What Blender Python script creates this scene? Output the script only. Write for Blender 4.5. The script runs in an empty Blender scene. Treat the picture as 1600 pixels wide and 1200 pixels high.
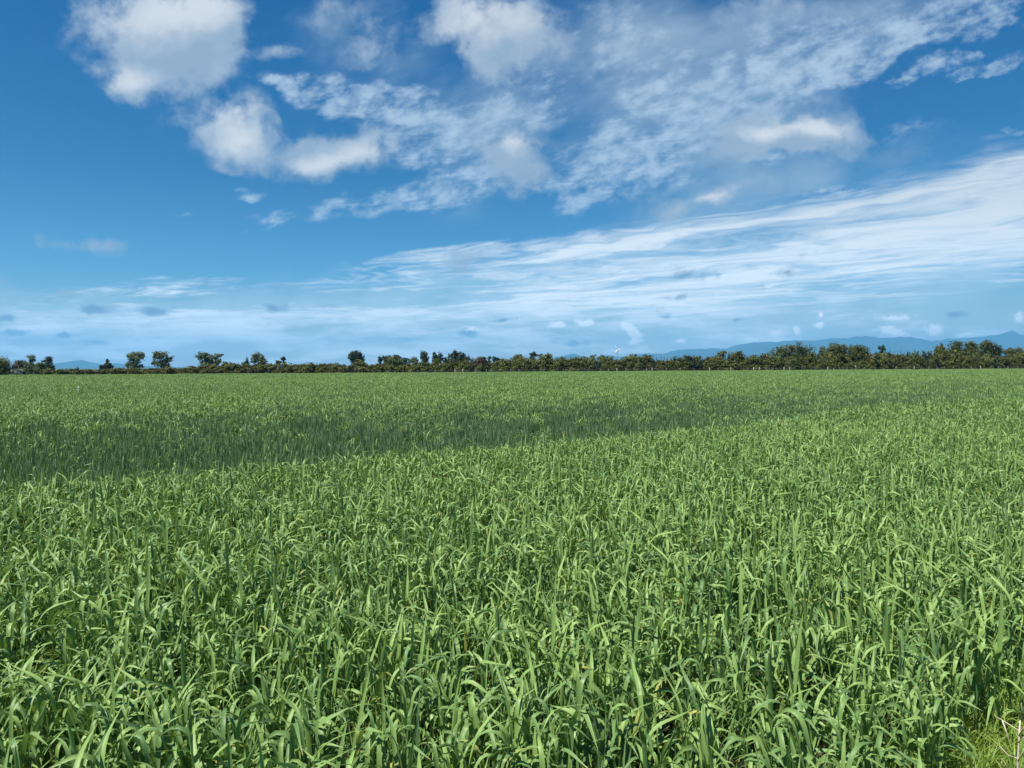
import bpy, bmesh, math, random
import numpy as np
from mathutils import Vector, Matrix, Euler, noise as mnoise

rnd = random.Random(11)
rng = np.random.default_rng(7)
S = bpy.context.scene
COL = S.collection
R = math.radians

# ---------------------------------------------------------------- camera
F = 1156.0                       # focal length in photo pixels (1600 wide)
PITCH, ROLL = -1.36, -0.30
CAM_Z = 1.75
cd = bpy.data.cameras.new('camera'); cam = bpy.data.objects.new('camera', cd); COL.objects.link(cam)
cd.sensor_width = 36.0; cd.lens = 36.0 * F / 1600.0
cd.clip_start = 0.05; cd.clip_end = 90000
cam.location = (0, 0, CAM_Z)
CM = (Matrix.Rotation(R(90 + PITCH), 3, 'X') @ Matrix.Rotation(R(ROLL), 3, 'Z'))
cam.rotation_euler = CM.to_euler()
S.camera = cam

def ray(px, py):
    return CM @ Vector(((px - 800) / F, -(py - 600) / F, -1))
def at(px, py, Y):
    """world point seen at photo pixel (px,py) at depth Y"""
    d = ray(px, py)
    return Vector((0, 0, CAM_Z)) + d * (Y / d.y)

# ---------------------------------------------------------------- sun + exposure
SUN_EL, SUN_AZ = 60.0, -126.0     # azimuth from +Y towards +X
sd = bpy.data.lights.new('sun', 'SUN'); sun = bpy.data.objects.new('sun', sd); COL.objects.link(sun)
sd.energy = 4.6; sd.angle = R(0.5); sd.color = (1.0, 0.955, 0.88)
sv = Vector((math.sin(R(SUN_AZ)) * math.cos(R(SUN_EL)), math.cos(R(SUN_AZ)) * math.cos(R(SUN_EL)), math.sin(R(SUN_EL))))
sun.rotation_euler = sv.to_track_quat('Z', 'Y').to_euler(); sun.location = (0, 0, 60)
S.view_settings.view_transform = 'Standard'; S.view_settings.look = 'None'
EXPO = 0.8
S.view_settings.exposure = EXPO; S.view_settings.gamma = 1.0
S.cycles.denoising_prefilter = 'ACCURATE'; S.cycles.max_bounces = 8; S.cycles.transparent_max_bounces = 8
S.cycles.diffuse_bounces = 3; S.cycles.glossy_bounces = 2; S.cycles.volume_bounces = 1

# ---------------------------------------------------------------- node helper
class G:
    def __init__(s, tree): s.t = tree; s.n = tree.nodes; s.l = tree.links
    def node(s, typ, **kw):
        n = s.n.new(typ)
        for k, v in kw.items(): setattr(n, k, v)
        return n
    def put(s, sock, v):
        if v is None: return
        if isinstance(v, bpy.types.NodeSocket): s.l.new(v, sock)
        else: sock.default_value = v
    def m(s, op, a, b=None, c=None, clamp=False):
        n = s.node('ShaderNodeMath', operation=op, use_clamp=clamp)
        for i, v in enumerate((a, b, c)): s.put(n.inputs[i], v)
        return n.outputs[0]
    def vm(s, op, a, b=None, out=0):
        n = s.node('ShaderNodeVectorMath', operation=op)
        s.put(n.inputs[0], a); s.put(n.inputs[1], b)
        return n.outputs[out]
    def ss(s, v, lo, hi, a=0.0, b=1.0, kind='SMOOTHSTEP'):
        n = s.node('ShaderNodeMapRange', interpolation_type=kind)
        s.put(n.inputs['Value'], v)
        n.inputs['From Min'].default_value = lo; n.inputs['From Max'].default_value = hi
        n.inputs['To Min'].default_value = a; n.inputs['To Max'].default_value = b
        return n.outputs['Result']
    def mix(s, f, a, b, blend='MIX'):
        n = s.node('ShaderNodeMix', data_type='RGBA', blend_type=blend)
        s.put(n.inputs[0], f)
        for i, v in ((6, a), (7, b)):
            if isinstance(v, tuple) and len(v) == 3: v = (*v, 1)
            s.put(n.inputs[i], v)
        return n.outputs[2]
    def noise(s, vec, scale, detail=4, rough=.5, dist=0.0, col=False, dims='3D'):
        n = s.node('ShaderNodeTexNoise', noise_dimensions=dims)
        if vec is not None: s.l.new(vec, n.inputs['Vector'])
        n.inputs['Scale'].default_value = scale; n.inputs['Detail'].default_value = detail
        n.inputs['Roughness'].default_value = rough; n.inputs['Distortion'].default_value = dist
        return n.outputs['Color' if col else 'Fac']
    def ramp(s, f, stops, interp='LINEAR'):
        n = s.node('ShaderNodeValToRGB'); n.color_ramp.interpolation = interp
        e = n.color_ramp.elements
        while len(e) < len(stops): e.new(0.5)
        for el, (p, c) in zip(e, stops):
            el.position = p; el.color = (*c, 1) if len(c) == 3 else c
        s.put(n.inputs[0], f)
        return n.outputs[0]

def lin(r, g, b):
    f = lambda c: c / 12.92 if c <= .04045 else ((c + .055) / 1.055) ** 2.4
    return tuple(f(c / 255) for c in (r, g, b))

# ---------------------------------------------------------------- world: sky + clouds
W = bpy.data.worlds.new('World'); S.world = W; W.use_nodes = True
W.node_tree.nodes.clear()
g = G(W.node_tree)
out = g.node('ShaderNodeOutputWorld'); bg = g.node('ShaderNodeBackground')
g.l.new(bg.outputs[0], out.inputs[0])
SKY_STR = 0.08
bg.inputs['Strength'].default_value = SKY_STR
tc = g.node('ShaderNodeTexCoord'); D = tc.outputs['Generated']
sep = g.node('ShaderNodeSeparateXYZ'); g.l.new(D, sep.inputs[0])
x, y, z = sep.outputs
sky = g.node('ShaderNodeTexSky', sky_type='NISHITA')
sky.sun_disc = False; sky.sun_elevation = R(SUN_EL); sky.sun_rotation = R(SUN_AZ)
sky.altitude = 20; sky.air_density = 1.0; sky.dust_density = 0.3; sky.ozone_density = 3.0
# elevation dependent tint of the clear air (deep polarised blue overhead)
tint = g.ramp(z, [(0.0, (0.85, 0.70, 0.58)), (0.05, (0.62, 0.66, 0.64)), (0.12, (0.24, 0.56, 0.74)), (0.24, (0.09, 0.41, 0.61)),
                  (0.42, (0.01, 0.34, 0.62)), (1.0, (0.02, 0.40, 0.70))])
base = g.mix(1.0, sky.outputs[0], tint, 'MULTIPLY')

yc = g.m('MAXIMUM', y, 0.05)
U = g.m('DIVIDE', x, yc); V = g.m('DIVIDE', z, yc)
uvn = g.node('ShaderNodeCombineXYZ'); g.l.new(U, uvn.inputs[0]); g.l.new(V, uvn.inputs[1]); UV0 = uvn.outputs[0]
front = g.ss(y, 0.05, 0.2)
zc = g.m('MAXIMUM', z, 0.012)
pn = g.node('ShaderNodeCombineXYZ'); g.l.new(g.m('DIVIDE', x, zc), pn.inputs[0]); g.l.new(g.m('DIVIDE', y, zc), pn.inputs[1]); P = pn.outputs[0]

def uvof(px, py):
    d = ray(px, py); return d.x / d.y, d.z / d.y
def blobs(vec, lst):
    """sum of soft elliptical bumps laid on the sky by direction"""
    acc = None
    for b in lst:
        cx, cy, rx, ry = b[:4]; rot = b[4] if len(b) > 4 else 0; amp = b[5] if len(b) > 5 else 1
        u, v = uvof(cx, cy)
        mp = g.node('ShaderNodeMapping', vector_type='TEXTURE')
        g.l.new(vec, mp.inputs[0])
        mp.inputs['Location'].default_value = (u, v, 0)
        mp.inputs['Rotation'].default_value = (0, 0, R(rot))
        mp.inputs['Scale'].default_value = (rx / F, ry / F, 1)
        gr = g.node('ShaderNodeTexGradient', gradient_type='SPHERICAL')
        g.l.new(mp.outputs[0], gr.inputs[0])
        acc = g.m('MULTIPLY', gr.outputs['Fac'], amp) if acc is None else g.m('MULTIPLY_ADD', gr.outputs['Fac'], amp, acc)
    return acc

# domain warp for cumulus edges
w1 = g.noise(UV0, 9, 5, .55, col=True)
w1 = g.vm('SUBTRACT', w1, (0.5, 0.5, 0.5))
wsc = g.node('ShaderNodeVectorMath', operation='SCALE'); g.l.new(w1, wsc.inputs[0])
g.l.new(g.ss(V, 0.02, 0.35, 0.025, 0.10), wsc.inputs['Scale'])
flat = g.vm('MULTIPLY', wsc.outputs[0], (1, 0.8, 0))
UVc = g.vm('ADD', UV0, flat)
fbm = g.noise(g.vm('ADD', UV0, g.vm('MULTIPLY', w1, (.03, .03, 0))), 17, 8, .6)          # cloud texture
fine = g.noise(UV0, 42, 5, .6)

CUM = [(215, 25, 170, 95), (310, 40, 130, 110), (250, 105, 130, 62), (345, 195, 105, 72), (385, 225, 90, 50),
       (560, 224, 128, 64), (485, 245, 105, 44), (800, 225, 84, 80), (803, 268, 60, 54), (760, 35, 120, 110), (820, 70, 110, 70),
       (1245, 198, 120, 62), (1290, 214, 100, 44), (1165, 224, 115, 50, 12, .9), (1130, 245, 70, 36, 0, .6), (435, 83, 52, 20, 0, .9),
       (550, 50, 120, 80, 0, .52), (590, 95, 60, 30, 0, .3), (930, 50, 90, 90, 0, .45), (690, 20, 70, 60, 0, .5), (1190, 12, 130, 40, 0, .62), (1330, 20, 90, 30, 0, .5),
       (165, 385, 80, 24, -3, .75), (75, 375, 60, 22, 0, .45), (2, 442, 26, 15, 0, .8), (110, 456, 30, 13, 0, .6),
       (720, 402, 80, 20, 8, .55), (722, 424, 40, 16, 0, .55),
       (1000, 318, 80, 40, 0, .42), (1215, 306, 60, 30, 0, .35), (1120, 310, 110, 26, 10, .75), (1060, 320, 50, 20, 10, .5)]
C = blobs(UVc, CUM)
Cn = g.m('ADD', C, g.m('MULTIPLY', g.m('MULTIPLY', g.m('SUBTRACT', fbm, 0.5), 2.9), g.ss(C, 0, .3)))
aC = g.m('MULTIPLY', g.ss(Cn, 0.06, 1.02), 0.93)
# thick bright hearts
CORE = [(235, 20, 120, 60), (310, 5, 90, 40), (215, 112, 75, 32), (355, 190, 70, 46), (375, 225, 50, 26), (560, 235, 80, 36), (490, 250, 60, 20),
        (798, 215, 45, 44), (745, 25, 80, 80), (1245, 192, 75, 28), (1190, 210, 50, 22), (1290, 205, 50, 24), (1115, 308, 70, 16, 10), (820, 50, 60, 60, 0, .5)]
K = g.m('ADD', blobs(UVc, CORE), g.m('MULTIPLY', g.m('SUBTRACT', fbm, 0.5), 1.0))
kC = g.ss(g.m('ADD', K, g.m('MULTIPLY', g.m('SUBTRACT', fine, .5), .5)), -0.05, 1.15)

# small low cumulus: grey ones and white ones near the horizon
SG = [(150, 484, 42, 12), (245, 488, 36, 11), (428, 481, 32, 11, 0, .8), (10, 497, 24, 10), (22, 520, 36, 9), (100, 524, 20, 6), (150, 535, 34, 9, 0, .8),
      (1230, 425, 36, 14, 0, .62), (1085, 430, 64, 15, 3, .58), (1060, 465, 40, 8, 5, .5), (788, 500, 30, 6, 5, .7), (1040, 495, 24, 8, 0, .6), (1150, 500, 30, 8, 0, .6), (1490, 491, 40, 9, 0, .6),
      (730, 519, 26, 10, 0, .8), (905, 536, 50, 9, 0, .8), (1380, 520, 40, 8, 0, .5), (640, 530, 40, 6, 0, .5)]
SW = [(986, 514, 15, 13), (993, 524, 15, 13), (976, 509, 9, 8), (988, 535, 28, 7, 0, .7), (912, 505, 26, 9), (870, 508, 22, 8), (1170, 530, 22, 7), (1213, 522, 20, 11), (1245, 517, 11, 12), (1280, 508, 15, 9), (1282, 492, 8, 9, 0, .8),
      (1385, 515, 26, 9), (1405, 521, 24, 8), (1460, 516, 22, 15), (1510, 523, 30, 7), (1592, 498, 20, 14, 0, .7), (1063, 533, 14, 6), (735, 515, 14, 6), (1592, 528, 18, 9), (1400, 496, 50, 9, 0, .7)]
f3 = g.m('MULTIPLY', g.m('SUBTRACT', fine, 0.5), 1.0)
wv = g.node('ShaderNodeVectorMath', operation='SCALE'); g.l.new(g.vm('SUBTRACT', g.noise(UV0, 60, 4, .6, col=True), (.5, .5, .5)), wv.inputs[0]); wv.inputs['Scale'].default_value = 0.011
UVs = g.vm('ADD', UV0, g.vm('MULTIPLY', wv.outputs[0], (1, .6, 0)))
aSG = g.m('MULTIPLY', g.ss(g.m('ADD', blobs(UVs, SG), g.m('MULTIPLY', f3, 1.5)), 0.12, 0.8), 0.78)
f4 = g.m('MULTIPLY', g.m('SUBTRACT', g.noise(UV0, 110, 5, .65), 0.5), 1.6)
aSW = g.m('MULTIPLY', g.ss(g.m('ADD', blobs(UVs, SW), g.m('MULTIPLY', f4, g.ss(blobs(UVs, SW), 0, .2))), 0.15, 0.75), 0.9)

# high cloud: streaks on a layer overhead, running away to the left horizon
az = R(-41)
rotm = g.node('ShaderNodeMapping', vector_type='POINT'); g.l.new(P, rotm.inputs[0]); rotm.inputs['Rotation'].default_value = (0, 0, az)
st = rotm.outputs[0]                    # x across the streaks, y along them
wst = g.node('ShaderNodeVectorMath', operation='SCALE'); g.l.new(g.vm('SUBTRACT', g.noise(st, .7, 3, .5, col=True), (.5, .5, .5)), wst.inputs[0]); wst.inputs['Scale'].default_value = 1.9
st2 = g.vm('ADD', st, wst.outputs[0])
s1 = g.noise(g.vm('MULTIPLY', st2, (1.0, 0.10, 1)), 2.6, 7, .6)
s2 = g.noise(g.vm('MULTIPLY', st2, (1.0, 0.22, 1)), 6.0, 5, .6)
rm2 = g.node('ShaderNodeMapping', vector_type='POINT'); g.l.new(UV0, rm2.inputs[0]); rm2.inputs['Rotation'].default_value = (0, 0, R(-20)); rm2.inputs['Scale'].default_value = (1, 1, 1)
mot = g.noise(g.vm('MULTIPLY', rm2.outputs[0], (.55, 1.0, 1)), 44.0, 6, .62)
streak = g.m('ADD', g.m('MULTIPLY', s1, .7), g.m('MULTIPLY', s2, .3))
mott = g.m('ADD', g.m('MULTIPLY', mot, .5), g.m('ADD', g.m('MULTIPLY', s2, .2), g.m('MULTIPLY', fbm, .3)))

wa = g.vm('ADD', UV0, g.vm('MULTIPLY', wsc.outputs[0], (.8, .8, 0)))
MOT = [(425, 127, 50, 18, -15), (520, 148, 100, 44, -8), (600, 140, 60, 26, 0, .6), (660, 165, 130, 45, 0, .75), (800, 165, 120, 60, 10, .75),
       (720, 235, 160, 75, -20, .8), (640, 205, 70, 50, -20, .7), (620, 308, 200, 30, 9, .9), (420, 343, 60, 22, 5, .8), (700, 300, 110, 40, 10, .7),
       (390, 297, 36, 13, 3, .8), (283, 337, 18, 6, 0, .7), (980, 240, 190, 85, 20, .85), (900, 300, 90, 40, 10, .6), (1130, 130, 260, 95, 26, .95), (1060, 190, 200, 60, 26, .6), (960, 60, 150, 90, 10, .55),
       (1380, 60, 260, 60, 22, .75), (1560, 25, 140, 44, 18, .9), (1450, 115, 190, 22, 9, .8), (1240, 150, 260, 40, 26, .7), (1420, 60, 260, 34, 22, .7), (1570, 105, 90, 18, 9, .5), (1180, 250, 180, 35, 12, .45),
       (1310, 300, 80, 18, 14, .8), (1400, 215, 120, 26, 14, .3), (1590, 192, 40, 12, 5, .6), (640, 406, 60, 14, 8, .7), (555, 412, 60, 8, 3, .6), (765, 392, 90, 16, 8, .7), (1130, 380, 50, 9, 5, .7), (1070, 388, 60, 16, 8, .5)]
VEIL = [(1000, 60, 330, 130, 10, .8), (1270, 60, 380, 120, 20, 1.0), (560, 60, 180, 90, 0, .6), (760, 190, 260, 110, 0, .75), (1090, 250, 300, 120, 15, .8),
        (1230, 300, 380, 60, 14, .8), (1180, 430, 620, 110, 8, 1.1), (700, 470, 520, 90, 4, .8), (1560, 350, 260, 130, 12, 1.0), (900, 520, 1100, 90, 0, .9), (150, 510, 420, 90, 0, .9), (740, 300, 160, 60, 8, .5)]
mV = g.m('MINIMUM', blobs(wa, VEIL), 0.8)
aV = g.m('MULTIPLY', g.ss(g.m('MULTIPLY_ADD', g.m('SUBTRACT', g.noise(g.vm('MULTIPLY', rm2.outputs[0], (.5, 1.0, 1)), 9.0, 6, .6), 0.5), g.ss(mV, 0, .2), g.m('MULTIPLY', mV, .5)), 0.03, 0.55), 0.50)
mM = g.m('MINIMUM', blobs(wa, MOT), 0.72)
aM = g.m('MULTIPLY', g.ss(g.m('MULTIPLY_ADD', g.m('MULTIPLY', g.m('SUBTRACT', mott, 0.5), g.ss(mM, 0, .3)), 4.6, g.m('MULTIPLY', mM, 0.74)), 0.05, 1.0), 0.80)
SHEET = [(700, 405, 220, 24, 8, .8), (560, 442, 200, 16, 3, .6), (960, 372, 220, 26, 9, .7), (1500, 320, 330, 105, 14, 1.1), (1640, 290, 200, 90, 12, .7), (1300, 375, 420, 70, 12, .8), (1350, 420, 500, 38, 8, .7), (1050, 440, 420, 48, 8, .6), (1130, 350, 300, 40, 12, .5), (1600, 390, 300, 40, 6, .8),
         (850, 465, 320, 36, 6, .6), (940, 384, 150, 22, 8, .75), (900, 420, 260, 40, 6, .5), (1250, 470, 380, 24, 3, .4), (1560, 432, 260, 18, 3, .4), (620, 487, 60, 8, 2, .9), (640, 449, 90, 9, 2, .6),
         (280, 447, 140, 20, 3, .6), (170, 505, 330, 40, 0, .95), (60, 545, 300, 40, 0, .8), (330, 500, 220, 20, 0, .7), (600, 520, 420, 50, 0, .55), (1000, 500, 500, 40, 3, .5), (1300, 520, 420, 40, 0, .45), (480, 490, 300, 26, 2, .4), (130, 460, 160, 14, 2, .4), (700, 545, 700, 40, 0, .5)]
mS = g.m('MINIMUM', blobs(g.vm('ADD', UV0, g.vm('MULTIPLY', wsc.outputs[0], (.6, .35, 0))), SHEET), 0.93)
lowst = g.noise(g.vm('MULTIPLY', UVc, (1.0, 6.0, 1)), 6.5, 6, .62)
broad = g.noise(g.vm('MULTIPLY', st2, (1.0, 0.16, 1)), 1.1, 3, .5)
streak = g.m('ADD', g.m('MULTIPLY', streak, .6), g.m('MULTIPLY', broad, .4))
lw = g.ss(V, .03, .11)
streak = g.m('ADD', g.m('MULTIPLY', streak, lw), g.m('MULTIPLY', lowst, g.m('SUBTRACT', 1.0, lw)))
aS = g.m('MULTIPLY', g.ss(g.m('MULTIPLY_ADD', g.m('MULTIPLY', g.m('SUBTRACT', streak, 0.5), g.ss(mS, 0, .2)), 4.6, g.m('MULTIPLY', mS, 0.80)), 0.0, 1.12), 0.92)
# thin generic veil for the rest of the sky dome (outside the picture)
back = g.m('MULTIPLY', g.m('SUBTRACT', 1.0, front), g.ss(streak, 0.5, 0.75, 0, .5))

k = 1.0 / (SKY_STR * 2 ** EXPO)
def E(r, gg, b): return tuple(c * k for c in lin(r, gg, b))
lowb = g.ss(V, 0.0, 0.22, 1.7, 1.0, 'LINEAR')       # far clouds stand behind more air
def hb(r, gg, b):
    n = g.node('ShaderNodeVectorMath', operation='SCALE'); n.inputs[0].default_value = E(r, gg, b); g.l.new(lowb, n.inputs['Scale']); return n.outputs[0]
colr = g.mix(g.m('MULTIPLY', aV, front), base, hb(190, 212, 224))
colr = g.mix(g.m('MULTIPLY', aS, front), colr, hb(232, 239, 243))
colr = g.mix(g.m('MULTIPLY', aM, front), colr, E(190, 212, 232))
cc = g.mix(kC, E(156, 178, 201), E(226, 231, 235))
colr = g.mix(g.m('MULTIPLY', aC, front), colr, cc)
colr = g.mix(g.m('MULTIPLY', aSG, front), colr, E(100, 128, 162))
colr = g.mix(g.m('MULTIPLY', aSW, front), colr, hb(242, 246, 248))
colr = g.mix(back, colr, E(190, 205, 225))
g.l.new(colr, bg.inputs['Color'])
W.cycles.sampling_method = 'MANUAL'; W.cycles.sample_map_resolution = 512

# ---------------------------------------------------------------- materials
def new_mat(name):
    m = bpy.data.materials.new(name); m.use_nodes = True
    m.node_tree.nodes.clear(); gg = G(m.node_tree)
    o = gg.node('ShaderNodeOutputMaterial')
    return m, gg, o

def leaf_mat(name, c1, c2, c3=None, trans=.25, rough=.55, spec=.3, nscale=.6):
    """foliage of trees: colour drifts between clumps, part of the light comes through"""
    m, q, o = new_mat(name)
    geo = q.node('ShaderNodeTexCoord'); oi = q.node('ShaderNodeObjectInfo')
    n1 = q.noise(geo.outputs['Object'], nscale, 3, .6)
    n2 = q.noise(geo.outputs['Object'], nscale * 7, 2, .6)
    f = q.ss(q.m('MULTIPLY_ADD', n2, .5, q.m('MULTIPLY_ADD', oi.outputs['Random'], .25, q.m('MULTIPLY', n1, .6))), .45, .85)
    c = q.mix(f, c1, c2)
    if c3: c = q.mix(q.ss(q.noise(geo.outputs['Object'], nscale * 2.3, 3, .6), .54, .64), c, c3)
    p = q.node('ShaderNodeBsdfPrincipled'); q.l.new(c, p.inputs['Base Color'])
    p.inputs['Roughness'].default_value = rough; p.inputs['Specular IOR Level'].default_value = spec
    tr = q.node('ShaderNodeBsdfTranslucent'); q.l.new(q.mix(.5, c, (.16, .2, .02), 'MIX'), tr.inputs[0])
    ms = q.node('ShaderNodeMixShader'); ms.inputs[0].default_value = trans
    q.l.new(p.outputs[0], ms.inputs[1]); q.l.new(tr.outputs[0], ms.inputs[2]); q.l.new(ms.outputs[0], o.inputs[0])
    return m

def plain_mat(name, c1, c2, scale=8, rough=.9, bump=.0, spec=.2):
    m, q, o = new_mat(name)
    t = q.node('ShaderNodeTexCoord')
    n = q.noise(t.outputs['Object'], scale, 6, .65)
    p = q.node('ShaderNodeBsdfPrincipled'); q.l.new(q.mix(q.ss(n, .35, .65), c1, c2), p.inputs['Base Color'])
    p.inputs['Roughness'].default_value = rough; p.inputs['Specular IOR Level'].default_value = spec
    if bump:
        b = q.node('ShaderNodeBump'); b.inputs['Strength'].default_value = bump; q.l.new(n, b.inputs['Height']); q.l.new(b.outputs[0], p.inputs['Normal'])
    q.l.new(p.outputs[0], o.inputs[0])
    return m

def wheat_mat(name, young, deep, pale, trans=.17):
    m, q, o = new_mat(name)
    uv = q.node('ShaderNodeUVMap'); uv.uv_map = 'blade'
    at_ = q.node('ShaderNodeAttribute'); at_.attribute_name = 'tone'
    oi = q.node('ShaderNodeObjectInfo')
    s_ = q.node('ShaderNodeSeparateXYZ'); q.l.new(uv.outputs[0], s_.inputs[0])
    tone = q.node('ShaderNodeSeparateXYZ'); q.l.new(at_.outputs['Vector'], tone.inputs[0])
    pos = q.node('ShaderNodeNewGeometry')
    field = q.noise(pos.outputs['Position'], .22, 3, .6)     # broad drift of growth over the paddock
    f = q.m('ADD', q.m('MULTIPLY', tone.outputs[0], .55), q.m('ADD', q.m('MULTIPLY', oi.outputs['Random'], .2), q.m('MULTIPLY', field, .35)))
    c = q.mix(q.ss(f, .25, .85), deep, young)
    # pale cross band where the blade was pinched in the sheath, plus paler base
    d = q.m('ABSOLUTE', q.m('SUBTRACT', s_.outputs[0], q.m('MULTIPLY_ADD', tone.outputs[1], .35, .35)))
    nb = q.noise(uv.outputs[0], 9, 3, .6)
    band = q.m('MULTIPLY', q.ss(q.m('MULTIPLY_ADD', nb, .04, d), .05, .018), q.ss(tone.outputs[2], .35, .9, 0, .55))
    c = q.mix(band, c, pale)
    # faint lengthwise veins
    vein = q.m('SINE', q.m('MULTIPLY', s_.outputs[1], 60))
    c = q.mix(q.m('MULTIPLY_ADD', vein, .06, .06), c, pale)
    # a few yellowed tips
    tip = q.m('MULTIPLY', q.ss(s_.outputs[0], .86, 1.0), q.ss(tone.outputs[2], .78, .95))
    c = q.mix(tip, c, (.34, .30, .10))
    sick = q.ss(tone.outputs[1], .988, .992)
    c = q.mix(q.m('MULTIPLY', sick, .8), c, (.36, .33, .07))
    p = q.node('ShaderNodeBsdfPrincipled'); q.l.new(c, p.inputs['Base Color'])
    p.inputs['Roughness'].default_value = .5; p.inputs['Specular IOR Level'].default_value = .35
    tr = q.node('ShaderNodeBsdfTranslucent'); q.l.new(q.mix(1.0, c, (1.5, 1.45, .7), 'MULTIPLY'), tr.inputs[0])
    ms = q.node('ShaderNodeMixShader'); ms.inputs[0].default_value = trans
    q.l.new(p.outputs[0], ms.inputs[1]); q.l.new(tr.outputs[0], ms.inputs[2]); q.l.new(ms.outputs[0], o.inputs[0])
    return m

M = dict(
    wheat=wheat_mat('wheat_leaf', (.222, .345, .088), (.084, .176, .048), (.44, .52, .24)),
    wheat_blue=wheat_mat('wheat_leaf_upright', (.142, .236, .098), (.078, .150, .066), (.20, .29, .15), .25),
    weed=wheat_mat('weed_leaf', (.28, .38, .06), (.16, .27, .045), (.34, .40, .16), .35),
    dry_grass=plain_mat('dry_grass_blade', (.24, .25, .10), (.38, .34, .19), 3),
    soil=plain_mat('soil', (.030, .024, .018), (.065, .050, .036), 6, .95, .5),
    pasture=plain_mat('pasture', (.050, .085, .025), (.085, .115, .038), .05, .95),
    bark=plain_mat('bark', (.075, .06, .045), (.15, .125, .10), 4),
    pale_bark=plain_mat('pale_bark', (.24, .22, .18), (.36, .33, .28), 4),
    post=plain_mat('weathered_post', (.30, .27, .22), (.46, .42, .35), 6),
    post_dark=plain_mat('old_post', (.13, .115, .09), (.22, .19, .15), 6),
    wire=plain_mat('fence_wire', (.30, .30, .30), (.36, .36, .36), 6, .5),
    white=plain_mat('white_paint', (.78, .79, .79), (.82, .82, .82), 3, .45),
    grey=plain_mat('grey_steel', (.16, .18, .20), (.22, .24, .26), 3, .5),
    straw=plain_mat('dead_stalk', (.42, .34, .24), (.62, .54, .42), 30),
    hill=plain_mat('hill_scrub', (.020, .038, .026), (.040, .055, .034), .0012, 1.0),
    olive=leaf_mat('olive_leaf', (.058, .068, .012), (.135, .150, .030), (.125, .130, .030)),
    brown=leaf_mat('brownish_leaf', (.066, .062, .015), (.132, .130, .032), (.110, .130, .028)),
    green=leaf_mat('green_leaf', (.055, .085, .022), (.120, .165, .042), (.14, .15, .042)),
    deep_olive=leaf_mat('deep_olive_leaf', (.042, .054, .014), (.100, .118, .025), (.095, .098, .022)),
    dark=leaf_mat('dark_leaf', (.024, .038, .022), (.046, .066, .032)),
    bluegreen=leaf_mat('blue_green_leaf', (.055, .082, .045), (.115, .145, .068)),
    gum=leaf_mat('gum_leaf', (.085, .118, .048), (.165, .195, .075), (.14, .15, .07)),
    lime=leaf_mat('lime_leaf', (.10, .125, .022), (.18, .20, .035)),
    greypink=leaf_mat('grey_twig', (.13, .12, .10), (.21, .185, .16)),
    silver=leaf_mat('silver_leaf', (.16, .20, .18), (.27, .31, .29)),
    purple=leaf_mat('purple_leaf', (.075, .050, .042), (.115, .080, .062)),
)

# ---------------------------------------------------------------- object helpers
def tag(o, label=None, cat=None, group=None, kind=None):
    if label: o['label'] = label
    if cat: o['category'] = cat
    if group: o['group'] = group
    if kind: o['kind'] = kind
    return o
def mesh_from(name, verts, faces, mat=None, smooth=False):
    me = bpy.data.meshes.new(name)
    me.from_pydata([tuple(v) for v in verts] if not isinstance(verts, np.ndarray) else verts.tolist(), [], faces if not isinstance(faces, np.ndarray) else faces.tolist())
    if mat: me.materials.append(mat)
    if smooth: me.polygons.foreach_set('use_smooth', [True] * len(me.polygons))
    me.update()
    return me
def obj(name, me, parent=None, loc=(0, 0, 0)):
    o = bpy.data.objects.new(name, me); COL.objects.link(o); o.location = loc
    if parent: o.parent = parent
    return o
def tube_verts(pts, rad, n=6):
    """tapered tube along points"""
    vs, fs = [], []
    for i, (p, r) in enumerate(zip(pts, rad)):
        d = (pts[min(i + 1, len(pts) - 1)] - pts[max(i - 1, 0)]).normalized()
        a = d.cross(Vector((0.13, 1, 0.07))).normalized(); b = d.cross(a)
        for k_ in range(n):
            t = 2 * math.pi * k_ / n
            vs.append(p + a * math.cos(t) * r + b * math.sin(t) * r)
    for i in range(len(pts) - 1):
        for k_ in range(n):
            fs.append((i * n + k_, i * n + (k_ + 1) % n, (i + 1) * n + (k_ + 1) % n, (i + 1) * n + k_))
    fs.append(tuple(range(n))[::-1]); fs.append(tuple(range((len(pts) - 1) * n, len(pts) * n)))
    return vs, fs
class MB:
    def __init__(s): s.v, s.f = [], []
    def add(s, v, f):
        o = len(s.v); s.v += list(v); s.f += [tuple(i + o for i in q) for q in f]
    def tube(s, pts, rad, n=6): s.add(*tube_verts([Vector(p) for p in pts], rad, n))
    def me(s, name, mat, smooth=True): return mesh_from(name, s.v, s.f, mat, smooth)

# ---------------------------------------------------------------- terrain
NE, NN = Vector((0.78, 0.625)), Vector((-0.625, 0.78))      # along / across the swale line
S0 = Vector((-6.0, 7.7))
def swale_s(xx, yy):
    """metres beyond the near lip of the shallow swale"""
    wob = 0.18 * np.sin(xx * .31 + 1) + .12 * np.sin(yy * .47) + .15 * np.sin((xx + yy) * .13)
    return (xx - S0.x) * NN.x + (yy - S0.y) * NN.y + wob
def sst(v, a, b):
    t = np.clip((v - a) / (b - a), 0, 1); return t * t * (3 - 2 * t)
def ground_z(xx, yy):
    xx = np.asarray(xx, float); yy = np.asarray(yy, float)
    s = swale_s(xx, yy)
    along = (xx - S0.x) * NE.x + (yy - S0.y) * NE.y
    fade = 1 - sst(along, 8, 32)
    zz = -0.26 * sst(s, -.5, .9) * (1 - sst(s, 1.5, 12)) * fade
    zz = zz + 0.02 * np.sin(xx * .9 + .3 * yy) * np.sin(yy * .7)
    return zz
FE0, FE1 = Vector((-104, 150)), Vector((128, 185))          # far edge of the crop
def edge_y(xx): return FE0.y + (FE1.y - FE0.y) * (xx - FE0.x) / (FE1.x - FE0.x)

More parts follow.
